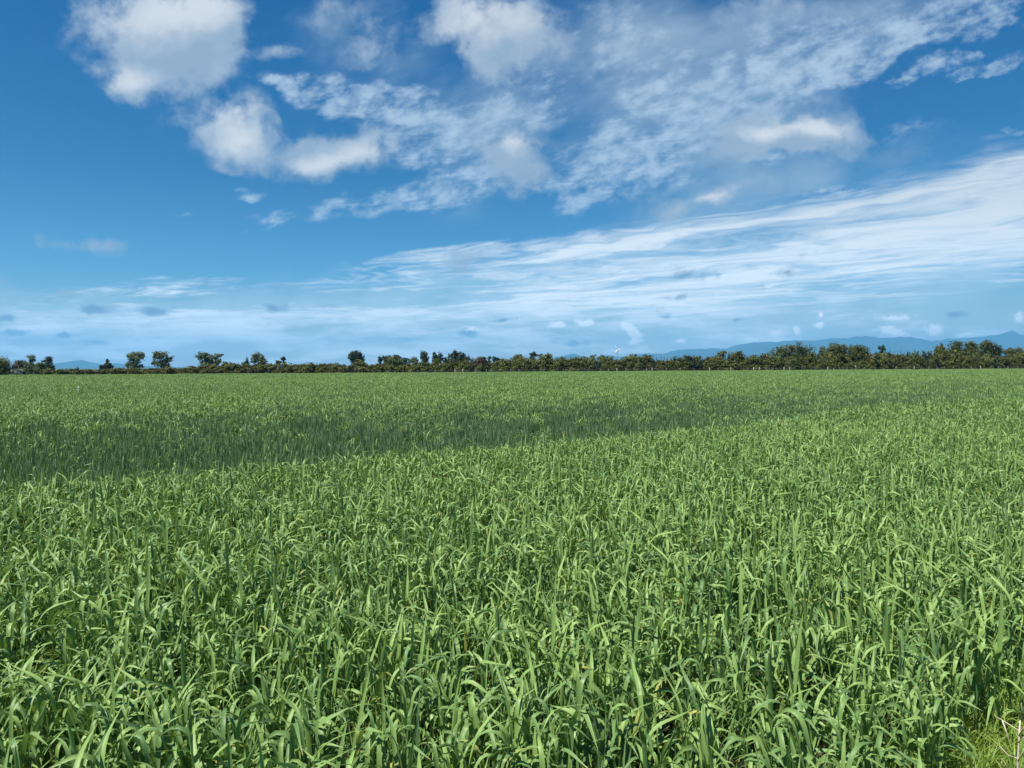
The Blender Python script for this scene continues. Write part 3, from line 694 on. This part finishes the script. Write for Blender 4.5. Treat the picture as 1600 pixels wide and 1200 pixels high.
T = [
 # name, label, category, lobes, behind-fence offset, material, options
 ('broadleaf_tree', 'rounded dark green tree cut by the left edge of the photo', 'tree', [(2, 567, 15, 8), (-10, 573, 16, 12), (8, 577, 10, 9), (2, 582, 15, 6)], 4, 'olive', {}),
 ('bare_shrub', 'greyish mauve twiggy shrub beside the rounded tree at the far left', 'shrub', [(25, 571, 8, 8), (30, 567, 5, 5)], 5, 'greypink', dict(dens=.7)),
 ('silver_shrub', 'low silver-grey shrub at the foot of the mauve twiggy shrub', 'shrub', [(24, 581, 7, 5), (31, 582, 5, 4)], 2, 'silver', dict(trunk=False)),
 ('broadleaf_bush', 'wide grey-green bush under the pale round-headed tree', 'bush', [(38, 571, 9, 7), (42, 577, 12, 8), (36, 579, 10, 7)], 6, 'gum', {}),
 ('broadleaf_tree', 'pale green round-headed tree rising above the grey-green bushes at left', 'tree', [(48, 560, 6.5, 5), (51, 563, 4, 4), (49, 569, 3.5, 5)], 10, 'gum', dict(dens=.8)),
 ('broadleaf_bush', 'grey-green bush between the round-headed tree and the dark pine', 'bush', [(60, 572, 8, 6), (62, 579, 12, 7), (66, 574, 5, 7)], 6, 'gum', {}),
 ('pine_tree', 'dark ragged pine left of the single blue peak', 'pine tree', [(76, 562, 7, 4.5), (78, 568, 5.5, 6), (82, 573, 5, 4), (70, 564, 3.5, 2)], 9, 'dark', dict(dens=.9)),
 ('broadleaf_bush', 'low olive bush at the foot of the dark ragged pine', 'bush', [(76, 582, 10, 6), (88, 583, 7, 4)], 3, 'olive', dict(trunk=False)),
 ('young_pine', 'tiny dark pointed tree in the low hedge below the blue peak', 'pine tree', [(121, 579, 3, 5)], 12, 'dark', dict(spiky=.8)),
 ('conifer_tree', 'small dark cone-shaped tree right of the blue peak', 'conifer', [(168, 572, 8, 5), (168, 567.5, 5, 4), (168, 564, 2.5, 3)], 40, 'dark', dict(dens=1.2)),
 ('broadleaf_shrub', 'small dark shrub touching the cone-shaped tree', 'shrub', [(159, 574, 3, 3)], 38, 'dark', {}),
 ('gum_tree', 'tall gum with leaning crown and a low left lobe, left of its wider neighbour', 'gum tree', [(211, 557, 11, 6.5), (204, 558, 5, 5), (219, 555, 6, 5), (214, 565, 6, 6), (202, 569, 6, 4.5), (208, 573, 9, 5), (221, 573, 5, 3.5)], 75, 'gum', dict(hollow=.7)),
 ('gum_tree', 'wide rounded gum with a drooping left lobe, right of the leaning gum', 'gum tree', [(252, 555, 11, 6), (245, 557, 5, 6), (263, 561, 6.5, 6), (241, 566, 6.5, 4.5), (253, 568, 9, 6), (259, 570, 6, 6)], 75, 'bluegreen', dict(hollow=.7)),
 ('gum_tree', 'spreading gum with several flat tops above the brown hedge', 'gum tree', [(314, 557, 8, 5.5), (326, 559, 8, 5.5), (342, 555, 6.5, 3.2), (322, 566, 10, 5), (339, 563, 6, 6), (321, 553, 5, 2.5), (334, 570, 8, 5)], 65, 'bluegreen', dict(hollow=.7)),
 ('broadleaf_bush', 'small rounded bush right of the spreading flat-topped gum', 'bush', [(353, 570, 7, 5)], 12, 'green', {}),
 ('pine_tree', 'little spiky dark pine left of the rounded grey-green tree', 'pine tree', [(386, 565, 3, 5.5), (385, 569, 6, 3)], 60, 'dark', dict(spiky=.8)),
 ('broadleaf_tree', 'rounded grey-green tree just right of the little spiky pine', 'tree', [(403, 558, 8, 6.5), (410, 564, 7, 7), (396, 564, 5, 4.5), (413, 570, 7, 5), (404, 568, 9, 7)], 60, 'gum', {}),
 ('pine_tree', 'small dark lollipop-shaped tree over the pale bare shrub', 'pine tree', [(443, 561.5, 3.8, 3.8), (444, 567, 2, 3)], 55, 'dark', {}),
 ('broadleaf_shrub', 'low dark shrub left of the lollipop-shaped tree', 'shrub', [(434, 566, 5, 3)], 50, 'dark', {}),
 ('bare_shrub', 'pale bare shrub in front of the hedge, below the lollipop-shaped tree', 'shrub', [(438, 572, 4, 5), (435, 578, 2, 5)], 2, 'greypink', dict(dens=.35, bark='pale_bark')),
 ('broadleaf_tree', 'dense dark block-shaped tree standing alone above the hedge', 'tree', [(556, 558, 9, 8), (550, 559, 5, 8), (563, 560, 5.5, 8), (557, 553, 6, 4.5)], 110, 'dark', dict(dens=1.4)),
 ('pine_tree', 'leftmost small dark pine of the low clump behind the hedge', 'pine tree', [(594, 562, 3.5, 5)], 120, 'dark', {}),
 ('pine_tree', 'wide low dark pine second in the clump behind the hedge', 'pine tree', [(605, 561, 9, 5), (601, 558.5, 4, 3)], 120, 'dark', {}),
 ('pine_tree', 'tallest dark pine of the low clump, above the yellow-green bush', 'pine tree', [(618, 558.5, 6, 4.5), (622, 562, 6, 5)], 120, 'dark', {}),
 ('pine_tree', 'low dark pine at the right end of the clump', 'pine tree', [(631, 563, 8, 4), (638, 566, 6, 3)], 115, 'bluegreen', {}),
 ('broadleaf_bush', 'yellow-green rounded bush in the hedge below the dark pine clump', 'bush', [(614, 567, 11, 8.5), (608, 574, 10, 8)], 4, 'green', {}),
 ('broadleaf_bush', 'hazy low blue-green bush left of the dark upright poplar', 'bush', [(648, 563, 7, 4.5)], 150, 'bluegreen', {}),
 ('poplar_tree', 'dark upright poplar standing apart above the centre hedge', 'poplar', [(662, 557, 5, 7), (660, 552, 2.5, 4), (666, 559, 4, 6)], 150, 'dark', dict(spiky=.6)),
 ('poplar_tree', 'dark pointed poplar, left one of the close pair', 'poplar', [(679, 558, 4, 7), (678, 553, 1.8, 4)], 150, 'dark', dict(spiky=.6)),
 ('poplar_tree', 'dark blunt poplar, right one of the close pair', 'poplar', [(688, 559, 4.2, 7), (684, 562, 4, 4)], 150, 'dark', dict(spiky=.3)),
 ('broadleaf_shrub', 'narrow dark tree touching the left of the big sloping macrocarpa', 'tree', [(696, 562, 3.5, 4.5), (702, 558, 2.2, 4.5), (703, 563, 4, 4)], 140, 'dark', {}),
 ('macrocarpa_tree', 'big dark wind-sloped macrocarpa, highest at its left side', 'macrocarpa', [(711, 555, 7, 6), (718, 556, 8, 5.5), (726, 560, 7, 5), (713, 562, 9, 6), (730, 564, 5, 3.5)], 130, 'dark', dict(dens=1.5, hollow=.8)),
 ('broadleaf_shrub', 'purplish-brown leafless-looking bush in the centre hedge', 'bush', [(752, 568, 10, 9), (753, 577, 11, 8), (756, 561, 6, 3)], 3, 'purple', {}),
 ('broadleaf_bush', 'yellowish rounded bush just right of the purplish-brown bush', 'bush', [(784, 576, 9, 6.5)], 2, 'lime', dict(dens=.9)),
 ('pine_tree', 'small dark flat-topped pine right above the purplish-brown bush', 'pine tree', [(765, 558.5, 3.2, 2.2), (764, 563, 1.5, 3)], 140, 'dark', {}),
 ('pine_tree', 'dark umbrella pine, widest of the three small flat-topped ones', 'pine tree', [(773, 560, 5, 3), (778, 562, 3, 2.5)], 140, 'dark', {}),
 ('pine_tree', 'small dark pine low to the left of the big olive bush', 'pine tree', [(784, 562.5, 3.2, 2), (790, 564, 3, 2)], 140, 'dark', {}),
 ('broadleaf_bush', 'big spreading olive bush with dark pine tops behind its crown', 'bush', [(815, 567, 17, 10), (807, 562, 9, 7), (825, 574, 14, 9)], 5, 'olive', {}),
 ('pine_tree', 'dark pine top showing over the big spreading olive bush', 'pine tree', [(813, 556.5, 5, 3.8), (806, 559, 4, 3)], 60, 'dark', {}),
 ('pine_tree', 'dark bushy-headed pine taller than the olive bushes in the centre', 'pine tree', [(834, 554.5, 5.8, 4), (832, 560, 4, 4)], 60, 'dark', {}),
 ('pine_tree', 'tiny dark pine head just right of the bushy-headed pine', 'pine tree', [(845.5, 556, 2.3, 3)], 60, 'dark', {}),
 ('broadleaf_bush', 'tall olive bush left of the gap that shows the far hills', 'bush', [(852, 564, 13, 10), (857, 559, 8, 5), (850, 574, 17, 9)], 5, 'olive', {}),
 ('gum_tree', 'low hazy gum top, first from the left of the four behind the hedge', 'gum tree', [(913, 561, 6.5, 4)], 190, 'bluegreen', {}),
 ('gum_tree', 'low hazy gum top, second from the left of the four behind the hedge', 'gum tree', [(926, 560, 7, 4.5)], 190, 'gum', {}),
 ('gum_tree', 'low hazy gum top, third from the left of the four behind the hedge', 'gum tree', [(939, 560, 6.5, 4.5)], 190, 'bluegreen', {}),
 ('gum_tree', 'low hazy gum top nearest the wind turbine', 'gum tree', [(953, 561, 6, 4.5)], 190, 'gum', {}),
 ('broadleaf_bush', 'olive bush with a raised top just right of the wind turbine', 'bush', [(985, 563, 12, 8), (990, 572, 14, 9)], 5, 'olive', {}),
 ('poplar_tree', 'tiny dark upright tree just right of the olive bush near the turbine', 'poplar', [(993, 557, 2, 4)], 60, 'dark', {}),
 ('broadleaf_bush', 'brown-tinged bush rounding over the hedge right of the turbine', 'bush', [(1010, 562, 11, 7), (1012, 571, 13, 9)], 5, 'brown', {}),
 ('broadleaf_bush', 'dark rounded bush in the hedge, well left of the big trees', 'bush', [(1074, 564, 10, 9), (1076, 572, 13, 9)], 3, 'dark', dict(dens=1.1)),
 ('broadleaf_tree', 'thin-topped olive tree, left of the reddish one', 'tree', [(1123, 561, 10, 9), (1128, 552, 6, 4), (1120, 571, 13, 9)], 5, 'brown', dict(dens=.7, hollow=.5)),
 ('broadleaf_tree', 'reddish-olive tree, right of the thin-topped one', 'tree', [(1150, 560, 12, 10), (1153, 553, 7, 5), (1153, 571, 15, 9)], 4, 'olive', {}),
 ('broadleaf_bush', 'bright green-topped bush left of the great rounded tree', 'bush', [(1182, 563, 13, 8), (1186, 572, 14, 9)], 4, 'green', {}),
 ('broadleaf_tree', 'great wide rounded tree, broadest dome of the right-hand row', 'tree', [(1216, 555, 14, 11), (1229, 546, 16, 9), (1247, 545, 15, 9), (1262, 553, 14, 11), (1238, 557, 20, 12), (1211, 568, 12, 12), (1240, 570, 24, 11), (1268, 567, 13, 13)], 6, 'deep_olive', dict(hollow=.8)),
 ('broadleaf_bush', 'small light green bush at the foot of the great rounded tree', 'bush', [(1240, 569, 10, 8), (1236, 575, 12, 6)], 2, 'green', {}),
 ('broadleaf_tree', 'tall double-headed tree right of the great rounded tree', 'tree', [(1290, 551, 9, 10), (1303, 545, 10, 9), (1316, 546, 9, 9), (1297, 561, 13, 12), (1313, 561, 11, 12), (1302, 571, 17, 9)], 6, 'deep_olive', dict(hollow=.8)),
 ('broadleaf_tree', 'dark round-headed tree beside the double-headed tree', 'tree', [(1336, 549, 13, 11), (1347, 553, 12, 12), (1338, 562, 15, 12), (1350, 567, 12, 12)], 6, 'deep_olive', dict(hollow=.8)),
 ('broadleaf_bush', 'low leafy bush below the dark round-headed tree, behind two posts', 'bush', [(1330, 573, 14, 6), (1345, 575, 9, 5)], 2, 'green', {}),
 ('slender_tree', 'thin dark upright tree poking above the hedge', 'tree', [(1379, 545, 3.4, 5), (1374, 543, 2, 2.5), (1378, 554, 3.5, 6)], 8, 'dark', dict(spiky=.5)),
 ('bare_shrub', 'pale bare-stemmed shrub left of the thin dark upright tree', 'shrub', [(1364, 560, 6, 10), (1366, 571, 5, 8)], 3, 'greypink', dict(dens=.4, bark='pale_bark')),
 ('leaning_shrub', 'light yellow-green shrub leaning right below the thin upright tree', 'shrub', [(1380, 560, 5, 6), (1385, 566, 5, 6), (1390, 571, 4.5, 5)], 2, 'lime', dict(dens=.8)),
 ('broadleaf_tree', 'leftmost tree of the tall clump at the right end', 'tree', [(1470, 547, 7, 9), (1473, 558, 10, 12), (1470, 569, 12, 9)], 5, 'brown', {}),
 ('broadleaf_tree', 'dark upright-crowned tree second in the tall right-end clump', 'tree', [(1493, 543, 10, 9), (1489, 556, 13, 12), (1493, 568, 14, 10)], 7, 'deep_olive', dict(hollow=.8)),
 ('broadleaf_tree', 'dark domed tree in the middle of the tall right-end clump', 'tree', [(1517, 542, 11, 9), (1518, 555, 15, 12), (1520, 568, 15, 10)], 7, 'deep_olive', dict(hollow=.8)),
 ('broadleaf_tree', 'broadest and highest tree of the tall right-end clump', 'tree', [(1540, 541, 11, 9), (1550, 548, 12, 10), (1543, 558, 17, 12), (1556, 567, 15, 10), (1563, 549, 5, 7)], 7, 'deep_olive', dict(hollow=.8)),
 ('broadleaf_bush', 'bright lime bush shoot at the foot of the tall right-end clump', 'bush', [(1484, 568, 6, 5)], 2, 'lime', dict(dens=.8)),
 ('broadleaf_bush', 'dull olive bush behind the yellow-green bush at the right edge', 'bush', [(1577, 552, 9, 8), (1592, 552, 10, 8)], 12, 'brown', {}),
 ('broadleaf_bush', 'yellow-green bush cut by the right edge of the photo', 'bush', [(1590, 562, 12, 9), (1583, 571, 14, 8), (1604, 560, 12, 13)], 4, 'lime', dict(dens=.8)),
]
for nm, lb, ct, lobes, off, mt, opt in T:
    px_ = sum(l[0] for l in lobes) / len(lobes)
    tree(nm, lb, ct, lobes, Yd(px_, off), mt, **opt)

# hedge bushes: a few built once per leaf colour, then copied along the far fence
def hedge_proto(mat, seed, w, h):
    """bush about w wide and h high standing at the origin, returned unlinked"""
    rg = random.Random(seed); lobes = []
    for k_ in range(5):
        lobes.append(((rg.uniform(-.25, .25) * w, rg.uniform(-.2, .2) * w, h * rg.uniform(.3, .68)), (w * rg.uniform(.24, .36), w * rg.uniform(.28, .36), h * rg.uniform(.22, .32))))
    lobes.append(((0, 0, h * .28), (w * .5, w * .42, h * .30)))
    v, f = leaf_faces(lobes, 2800, .15, seed, .25, .6); v[:, 2] = np.maximum(v[:, 2], .03)
    crown_ = mesh_from('crown', v, f, M[mat])
    mb = trunk_mb((0, 0, -.1), (0, 0, h * .25), .07, [l[0] for l in lobes], seed)
    return crown_, mb.me('trunk', M['bark'])
HP = [(mt, hedge_proto(mt, 100 + i, 2.9, 3.0)) for i, mt in enumerate(['olive', 'olive', 'brown', 'brown', 'green', 'olive', 'dark', 'purple', 'bluegreen'])]
BUSH = []
def place_hedge(px, top, off, idx, wpx, name, label, group, cat='bush'):
    Y = Yd(px, off); p = at(px, top, Y); mt, (cm_, tm_) = HP[idx]
    r_ = obj(name, None, loc=(p.x, Y, 0)); tag(r_, label, cat, group); BUSH.append((px, off < 3.2, mt, r_))
    sx = wpx * Y / F / 2.3; r_.scale = (sx, sx, p.z / 2.6); r_.rotation_euler.z = rnd.uniform(0, 6.28)
    obj('crown', cm_, r_); obj('trunk', tm_, r_)
hx = [90, 150, 260, 300, 350, 430, 520, 620, 700, 780, 870, 930, 1000, 1060, 1110, 1200, 1400, 1470, 1600]
ht = [576, 575.5, 573.5, 571, 569.5, 569, 567, 566, 564, 562, 561, 560.5, 560.5, 559.5, 556.5, 555.5, 549.5, 548, 553]
seg_name = [(150, 'lowest brown hedge bush left of the single far pine', 'low clipped hedge bushes at left'),
            (430, 'brownish low hedge bush under the three gums', 'hedge bushes under the gums'),
            (760, 'olive-brown hedge bush in the even run left of the purplish bush', 'hedge bushes in the centre-left run'),
            (1110, 'dark olive hedge bush in the run below the wind turbine', 'hedge bushes in the centre-right run'),
            (1700, 'olive-brown bush filling the hedge between the tall trees at right', 'hedge bushes among the right-hand trees')]
seg_lab = {1: 'low clipped brown bush of the far hedge below the blue peak', 2: 'brownish hedge bush along the far field edge under the gums', 3: 'olive-brown hedge bush of the far hedge left of the purplish bush',
           4: 'dark olive hedge bush of the far hedge right of the purplish bush', 5: 'olive-brown bush filling the far hedge between the tall right-hand trees'}
def seg_of(px):
    for i, s_ in enumerate(seg_name):
        if px < s_[0]: return i + 1, s_[2]
    return 5, seg_name[-1][2]
px = 97
while px < 1625:
    top = np.interp(px, hx, ht); wid = rnd.uniform(15, 23) if px > 300 else rnd.uniform(14, 18)
    i_, gr_ = seg_of(px)
    if px < 300: idx = rnd.choice([2, 3, 0, 2])
    elif px < 600: idx = rnd.choice([2, 3, 0, 1, 2])
    else: idx = rnd.choice([0, 1, 5, 2, 3, 4, 6])
    place_hedge(px, top + rnd.gauss(.3, 1.4 if px > 300 else .5), 4 + rnd.uniform(-.6, .8), idx, wid, 'hedge_bush', seg_lab[i_], gr_)
    px += wid * rnd.uniform(.46, .6) if px > 155 else wid * rnd.uniform(.55, .75)
px = 290
while px < 1625:       # lower front row
    top = np.interp(px, hx, ht); base_y = 583 - (px / 1600) * 5; wid = rnd.uniform(11, 19)
    i_, gr_ = seg_of(px)
    place_hedge(px, top + (base_y - top) * rnd.uniform(.25, .6), 2.2 + rnd.uniform(-.3, .6), rnd.choice([0, 2, 3, 4, 5, 1, 6]), wid, 'hedge_bush', seg_lab[i_], gr_)
    px += wid * rnd.uniform(.8, 1.5)

# slender poplar shoots of the second shelterbelt
def shoot_proto(seed):
    lobes = [((0, 0, h), (.30 * (1.05 - h / 6.2), .30 * (1.05 - h / 6.2), .55)) for h in np.arange(1.0, 5.6, .5)]
    v, f = leaf_faces(lobes, 420, .10, seed, .7, .3)
    mb = MB(); mb.tube([(0, 0, -.1), (.02, 0, 3), (0, .02, 5.9)], [.07, .045, .012], 6)
    return mesh_from('crown', v, f, M['green' if seed % 2 else 'bluegreen']), mb.me('trunk', M['bark'])
SP = [shoot_proto(300 + i) for i in range(4)]
SHOOT = []
def shoots(x0, x1, step, t0, t1, off, label, group):
    px = x0
    while px < x1:
        Y = Yd(px, off); p = at(px, rnd.uniform(t0, t1), Y); cm_, tm_ = rnd.choice(SP)
        r_ = obj('young_poplar', None, loc=(p.x, Y, 0)); tag(r_, label, 'young poplar', group)
        sz = p.z / 5.9; SHOOT.append((px, r_)); r_.scale = (1.0, 1.0, sz); r_.rotation_euler.z = rnd.uniform(0, 6)
        obj('crown', cm_, r_); obj('trunk', tm_, r_); px += rnd.uniform(.6, 1.5) * step
shoots(868, 975, 6, 559, 562, 12, 'slender green shoot-like poplar behind the hedge near the wind turbine', 'poplar shoots behind the centre hedge')
shoots(1020, 1110, 6, 555.5, 559, 12, 'slender poplar shoot behind the hedge left of the thin-topped tree', 'poplar shoots left of the right-hand trees')
shoots(1160, 1200, 6, 555, 558, 12, 'slender poplar shoot behind the bush left of the great rounded tree', 'poplar shoots beside the great tree')
shoots(1390, 1466, 5, 543.5, 550, 12, 'slender poplar shoot in the row right of the thin dark upright tree', 'poplar shoots in the right-hand row')

# labels that single out each hedge bush and shoot: its run, its row, its place in the run
LM = [(158, 'under the single blue peak'), (192, 'by the small cone-shaped tree'), (232, 'below the leaning gum'), (290, 'below the wide rounded gum'), (350, 'below the spreading flat-topped gum'),
      (380, 'just right of the flat-topped gum'), (428, 'below the rounded grey-green tree'), (470, 'by the lollipop-shaped tree'), (535, 'left of the block-shaped tree'), (585, 'below the block-shaped tree'),
      (645, 'below the low pine clump'), (695, 'below the upright poplars'), (740, 'below the sloping macrocarpa'), (795, 'around the purplish bush'), (870, 'around the spreading olive bush'),
      (940, 'below the hazy gum tops'), (1000, 'below the wind turbine'), (1060, 'left of the dark rounded bush'), (1110, 'around the dark rounded bush'), (1165, 'below the reddish-olive tree'),
      (1200, 'by the bright green-topped bush'), (1280, 'below the great rounded tree'), (1325, 'below the double-headed tree'), (1362, 'below the round-headed tree'), (1400, 'by the thin upright tree'),
      (1462, 'below the right-hand poplar shoots'), (1570, 'below the tall right-end clump'), (1700, 'at the right edge of the photo')]
ORD = 'first second third fourth fifth sixth seventh eighth ninth tenth eleventh twelfth thirteenth fourteenth fifteenth sixteenth seventeenth eighteenth nineteenth twentieth'.split()
cnt = {}
for px_, low, mt_, o_ in sorted(BUSH, key=lambda t_: t_[0]):
    ph = next(l_[1] for l_ in LM if px_ < l_[0]); n_ = cnt.get((ph, low), 0); cnt[(ph, low)] = n_ + 1
    tone_ = {'olive': 'olive', 'deep_olive': 'olive', 'brown': 'brownish', 'green': 'green', 'dark': 'dark', 'purple': 'purplish', 'bluegreen': 'blue-green'}[mt_]
    o_['label'] = '%s %s hedge bush %s, %s from left' % ('low front' if low else 'taller', tone_, ph, ORD[n_])
for a_, b_, wh in ((860, 980, 'near the wind turbine'), (1015, 1112, 'left of the thin-topped tree'), (1155, 1205, 'by the bright green-topped bush'), (1385, 1470, 'right of the thin upright tree')):
    for n_, (px_, o_) in enumerate(sorted([t_ for t_ in SHOOT if a_ <= t_[0] < b_], key=lambda t_: t_[0])):
        o_['label'] = 'slender young poplar behind the hedge %s, %s from left' % (wh, ORD[n_])

# ---------------------------------------------------------------- fence (one thing, posts and wires as parts)
fx0, fx1 = 605, 1600
fp = at(1100, 578, Yd(1100, .9)); fence = obj('post_and_wire_fence', None, loc=(fp.x, fp.y, 0))
tag(fence, 'post and wire fence in front of the far hedge, pale posts showing', 'fence')
def post_me(h, r_, mat, seed):
    mb = MB(); rg = random.Random(seed)
    mb.tube([(0, 0, -.2), (rg.uniform(-.01, .01), 0, h * .5), (rg.uniform(-.03, .03), 0, h)], [r_, r_ * .97, r_ * .92], 8)
    return mb.me('fence_post', M[mat])
PM = {0: [post_me(1.18, .055, 'post_dark', i) for i in range(3)], 1: [post_me(1.25, .075, 'post', 9 + i) for i in range(2)], 2: [post_me(1.5, .13, 'post', 20)]}
posts = [(608, 0), (640, 0), (680, 0), (711, 1), (723, 1), (744, 0), (760, 0), (798, 0), (811, 0), (850, 0), (880, 0), (914, 1), (938, 0), (951, 0), (964, 1), (978, 0), (990, 0), (1010, 0), (1019, 1), (1028, 0), (1035, 0), (1041, 0), (1063, 0), (1085, 0), (1109, 1), (1122, 0),
         (1136, 0), (1142, 1), (1155, 0), (1168.6, 0), (1177.5, 1), (1186.5, 1), (1196.6, 0), (1206, 0), (1216.7, 0), (1225, 1), (1234, 1), (1245, 0), (1253, 2), (1262, 0), (1273, 0), (1283, 0), (1293.5, 1), (1302.5, 1), (1312, 0), (1324, 0), (1337, 2), (1350, 0), (1367.5, 0),
         (1381, 1), (1393, 0), (1401.5, 0), (1417.5, 0), (1428.5, 1), (1451, 0), (1464, 0), (1476, 0), (1489, 0), (1503, 0), (1518, 0), (1532, 1), (1547, 0), (1560, 0), (1575, 0), (1590, 0), (1606, 0)]
for p_, kd in posts:
    Y = Yd(p_, .9); w_ = at(p_, 578, Y)
    o_ = obj('post', rnd.choice(PM[kd]), fence, (w_.x - fp.x, Y - fp.y, 0))
    if kd == 2: o_['label'] = 'thick tall strainer post'
A_ = at(600, 578, Yd(600, .83)); B_ = at(1625, 578, Yd(1625, .83))
for hgt in (.35, .6, .85, 1.05):
    mb = MB(); mb.tube([(A_.x - fp.x, Yd(600, .83) - fp.y, hgt), (B_.x - fp.x, Yd(1625, .83) - fp.y, hgt)], [.004, .004], 4)
    obj('wire', mb.me('wire', M['wire'], False), fence)

# ---------------------------------------------------------------- wind turbine
YT = 430.0
hub = at(964.5, 546.3, YT)
wt = obj('wind_turbine', None, loc=(hub.x, YT, 0)); tag(wt, 'small white-bladed wind turbine on a slim grey pole behind the hedge', 'wind turbine')
mb = MB(); mb.tube([(0, 0, -.3), (0, 0, hub.z * .5), (0, 0, hub.z - .2)], [.26, .20, .14], 12); obj('pole', mb.me('pole', M['grey']), wt)
mb = MB(); mb.tube([(0, -.75, hub.z), (0, -.55, hub.z), (0, .2, hub.z), (0, 1.0, hub.z)], [.08, .28, .28, .10], 12); nac = obj('nacelle', mb.me('nacelle', M['white']), wt)
for a_, L_ in ((118, 2.5), (238, 2.3), (358, 2.3)):
    vs = []; a_ = R(a_); dr = Vector((math.cos(a_), 0, math.sin(a_))); sd_ = Vector((-dr.z, 0, dr.x))
    for t_, c_ in ((.08, .10), (.2, .30), (.5, .26), (.8, .18), (1.0, .07)):
        for sx_, dy_ in ((-1, .05), (.4, -.04), (1, .0), (.4, .06)):
            vs.append(dr * L_ * t_ + sd_ * c_ * sx_ + Vector((0, -.62 + dy_ + sx_ * .05, hub.z)))
    fs = [(i * 4 + j, i * 4 + (j + 1) % 4, (i + 1) * 4 + (j + 1) % 4, (i + 1) * 4 + j) for i in range(4) for j in range(4)] + [(3, 2, 1, 0), (16, 17, 18, 19)]
    obj('blade', mesh_from('blade', vs, fs, M['white'], True), wt)

# ---------------------------------------------------------------- white marker peg in the crop
Yp = 43.0; w_ = at(122.3, 606, Yp)
mk = obj('marker_peg', None, loc=(w_.x, Yp, 0)); tag(mk, 'tiny white marker peg standing in the crop at left', 'marker peg')
mb = MB(); mb.tube([(0, 0, -.1), (0, 0, w_.z + .02)], [.014, .014], 8); obj('stake', mb.me('stake', M['white']), mk)
mb = MB(); mb.tube([(0, 0, w_.z - .05), (0, 0, w_.z + .08)], [.022, .02], 10); obj('cap', mb.me('cap', M['white']), mk)

# ---------------------------------------------------------------- dead branched stalk, near right corner
def ray_to(px, py, z):
    d = ray(px, py); t = (z - CAM_Z) / d.z; return Vector((0, 0, CAM_Z)) + d * t
b0 = ray_to(1592, 1290, 0.0)
def st(px, py, dy=0.0):
    """point of the stalk in the upright plane through its foot"""
    d = ray(px, py); t = (b0.y + dy) / d.y; return Vector((0, 0, CAM_Z)) + d * t - b0
dw = obj('dead_weed_stalk', None, loc=b0); tag(dw, 'pale dead branched weed stalk at the bottom right corner', 'weed stalk')
mb = MB()
mb.tube([Vector((0, 0, -.02)), st(1590, 1200), st(1592, 1160), st(1594, 1125)], [.005, .0042, .004, .003], 6)
obj('stem', mb.me('stem', M['straw']), dw)
for pts in ([(1594, 1143), (1580, 1134), (1564, 1124), (1555, 1119)], [(1566, 1126), (1572, 1142), (1578, 1160)], [(1592, 1150), (1597, 1140), (1606, 1128)], [(1591, 1160), (1600, 1152), (1612, 1150)],
            [(1590, 1190), (1596, 1180), (1604, 1160)], [(1590, 1185), (1575, 1180), (1562, 1166), (1560, 1170)], [(1589, 1230), (1575, 1200), (1565, 1185)], [(1594, 1125), (1597, 1110), (1596, 1098)]):
    mb = MB(); mb.tube([st(a, b, .02 * i * (-1) ** (len(pts))) for i, (a, b) in enumerate(pts)], list(np.linspace(.0026, .0010, len(pts))), 5)
    obj('twig', mb.me('twig', M['straw']), dw)

# ---------------------------------------------------------------- haze (even air in one closed box, sky outside)
hm, q, o = new_mat('haze')
pv = q.node('ShaderNodeVolumePrincipled'); pv.inputs['Color'].default_value = (.20, .59, 1.0, 1); pv.inputs['Density'].default_value = 8.0e-5; pv.inputs['Anisotropy'].default_value = 0.1
q.l.new(pv.outputs[0], o.inputs['Volume'])
hx_, y0_, y1_, z0_, z1_ = 19900, -19900, 19900, -2.0, 770
vs = [(sx * hx_, yy_, zz_) for zz_ in (z0_, z1_) for yy_ in (y0_, y1_) for sx in (-1, 1)]
fs = [(0, 2, 3, 1), (4, 5, 7, 6), (0, 1, 5, 4), (2, 6, 7, 3), (0, 4, 6, 2), (1, 3, 7, 5)]
tag(obj('haze', mesh_from('haze', vs, fs, hm)), 'thin blue air over the whole plain', 'haze', kind='stuff')
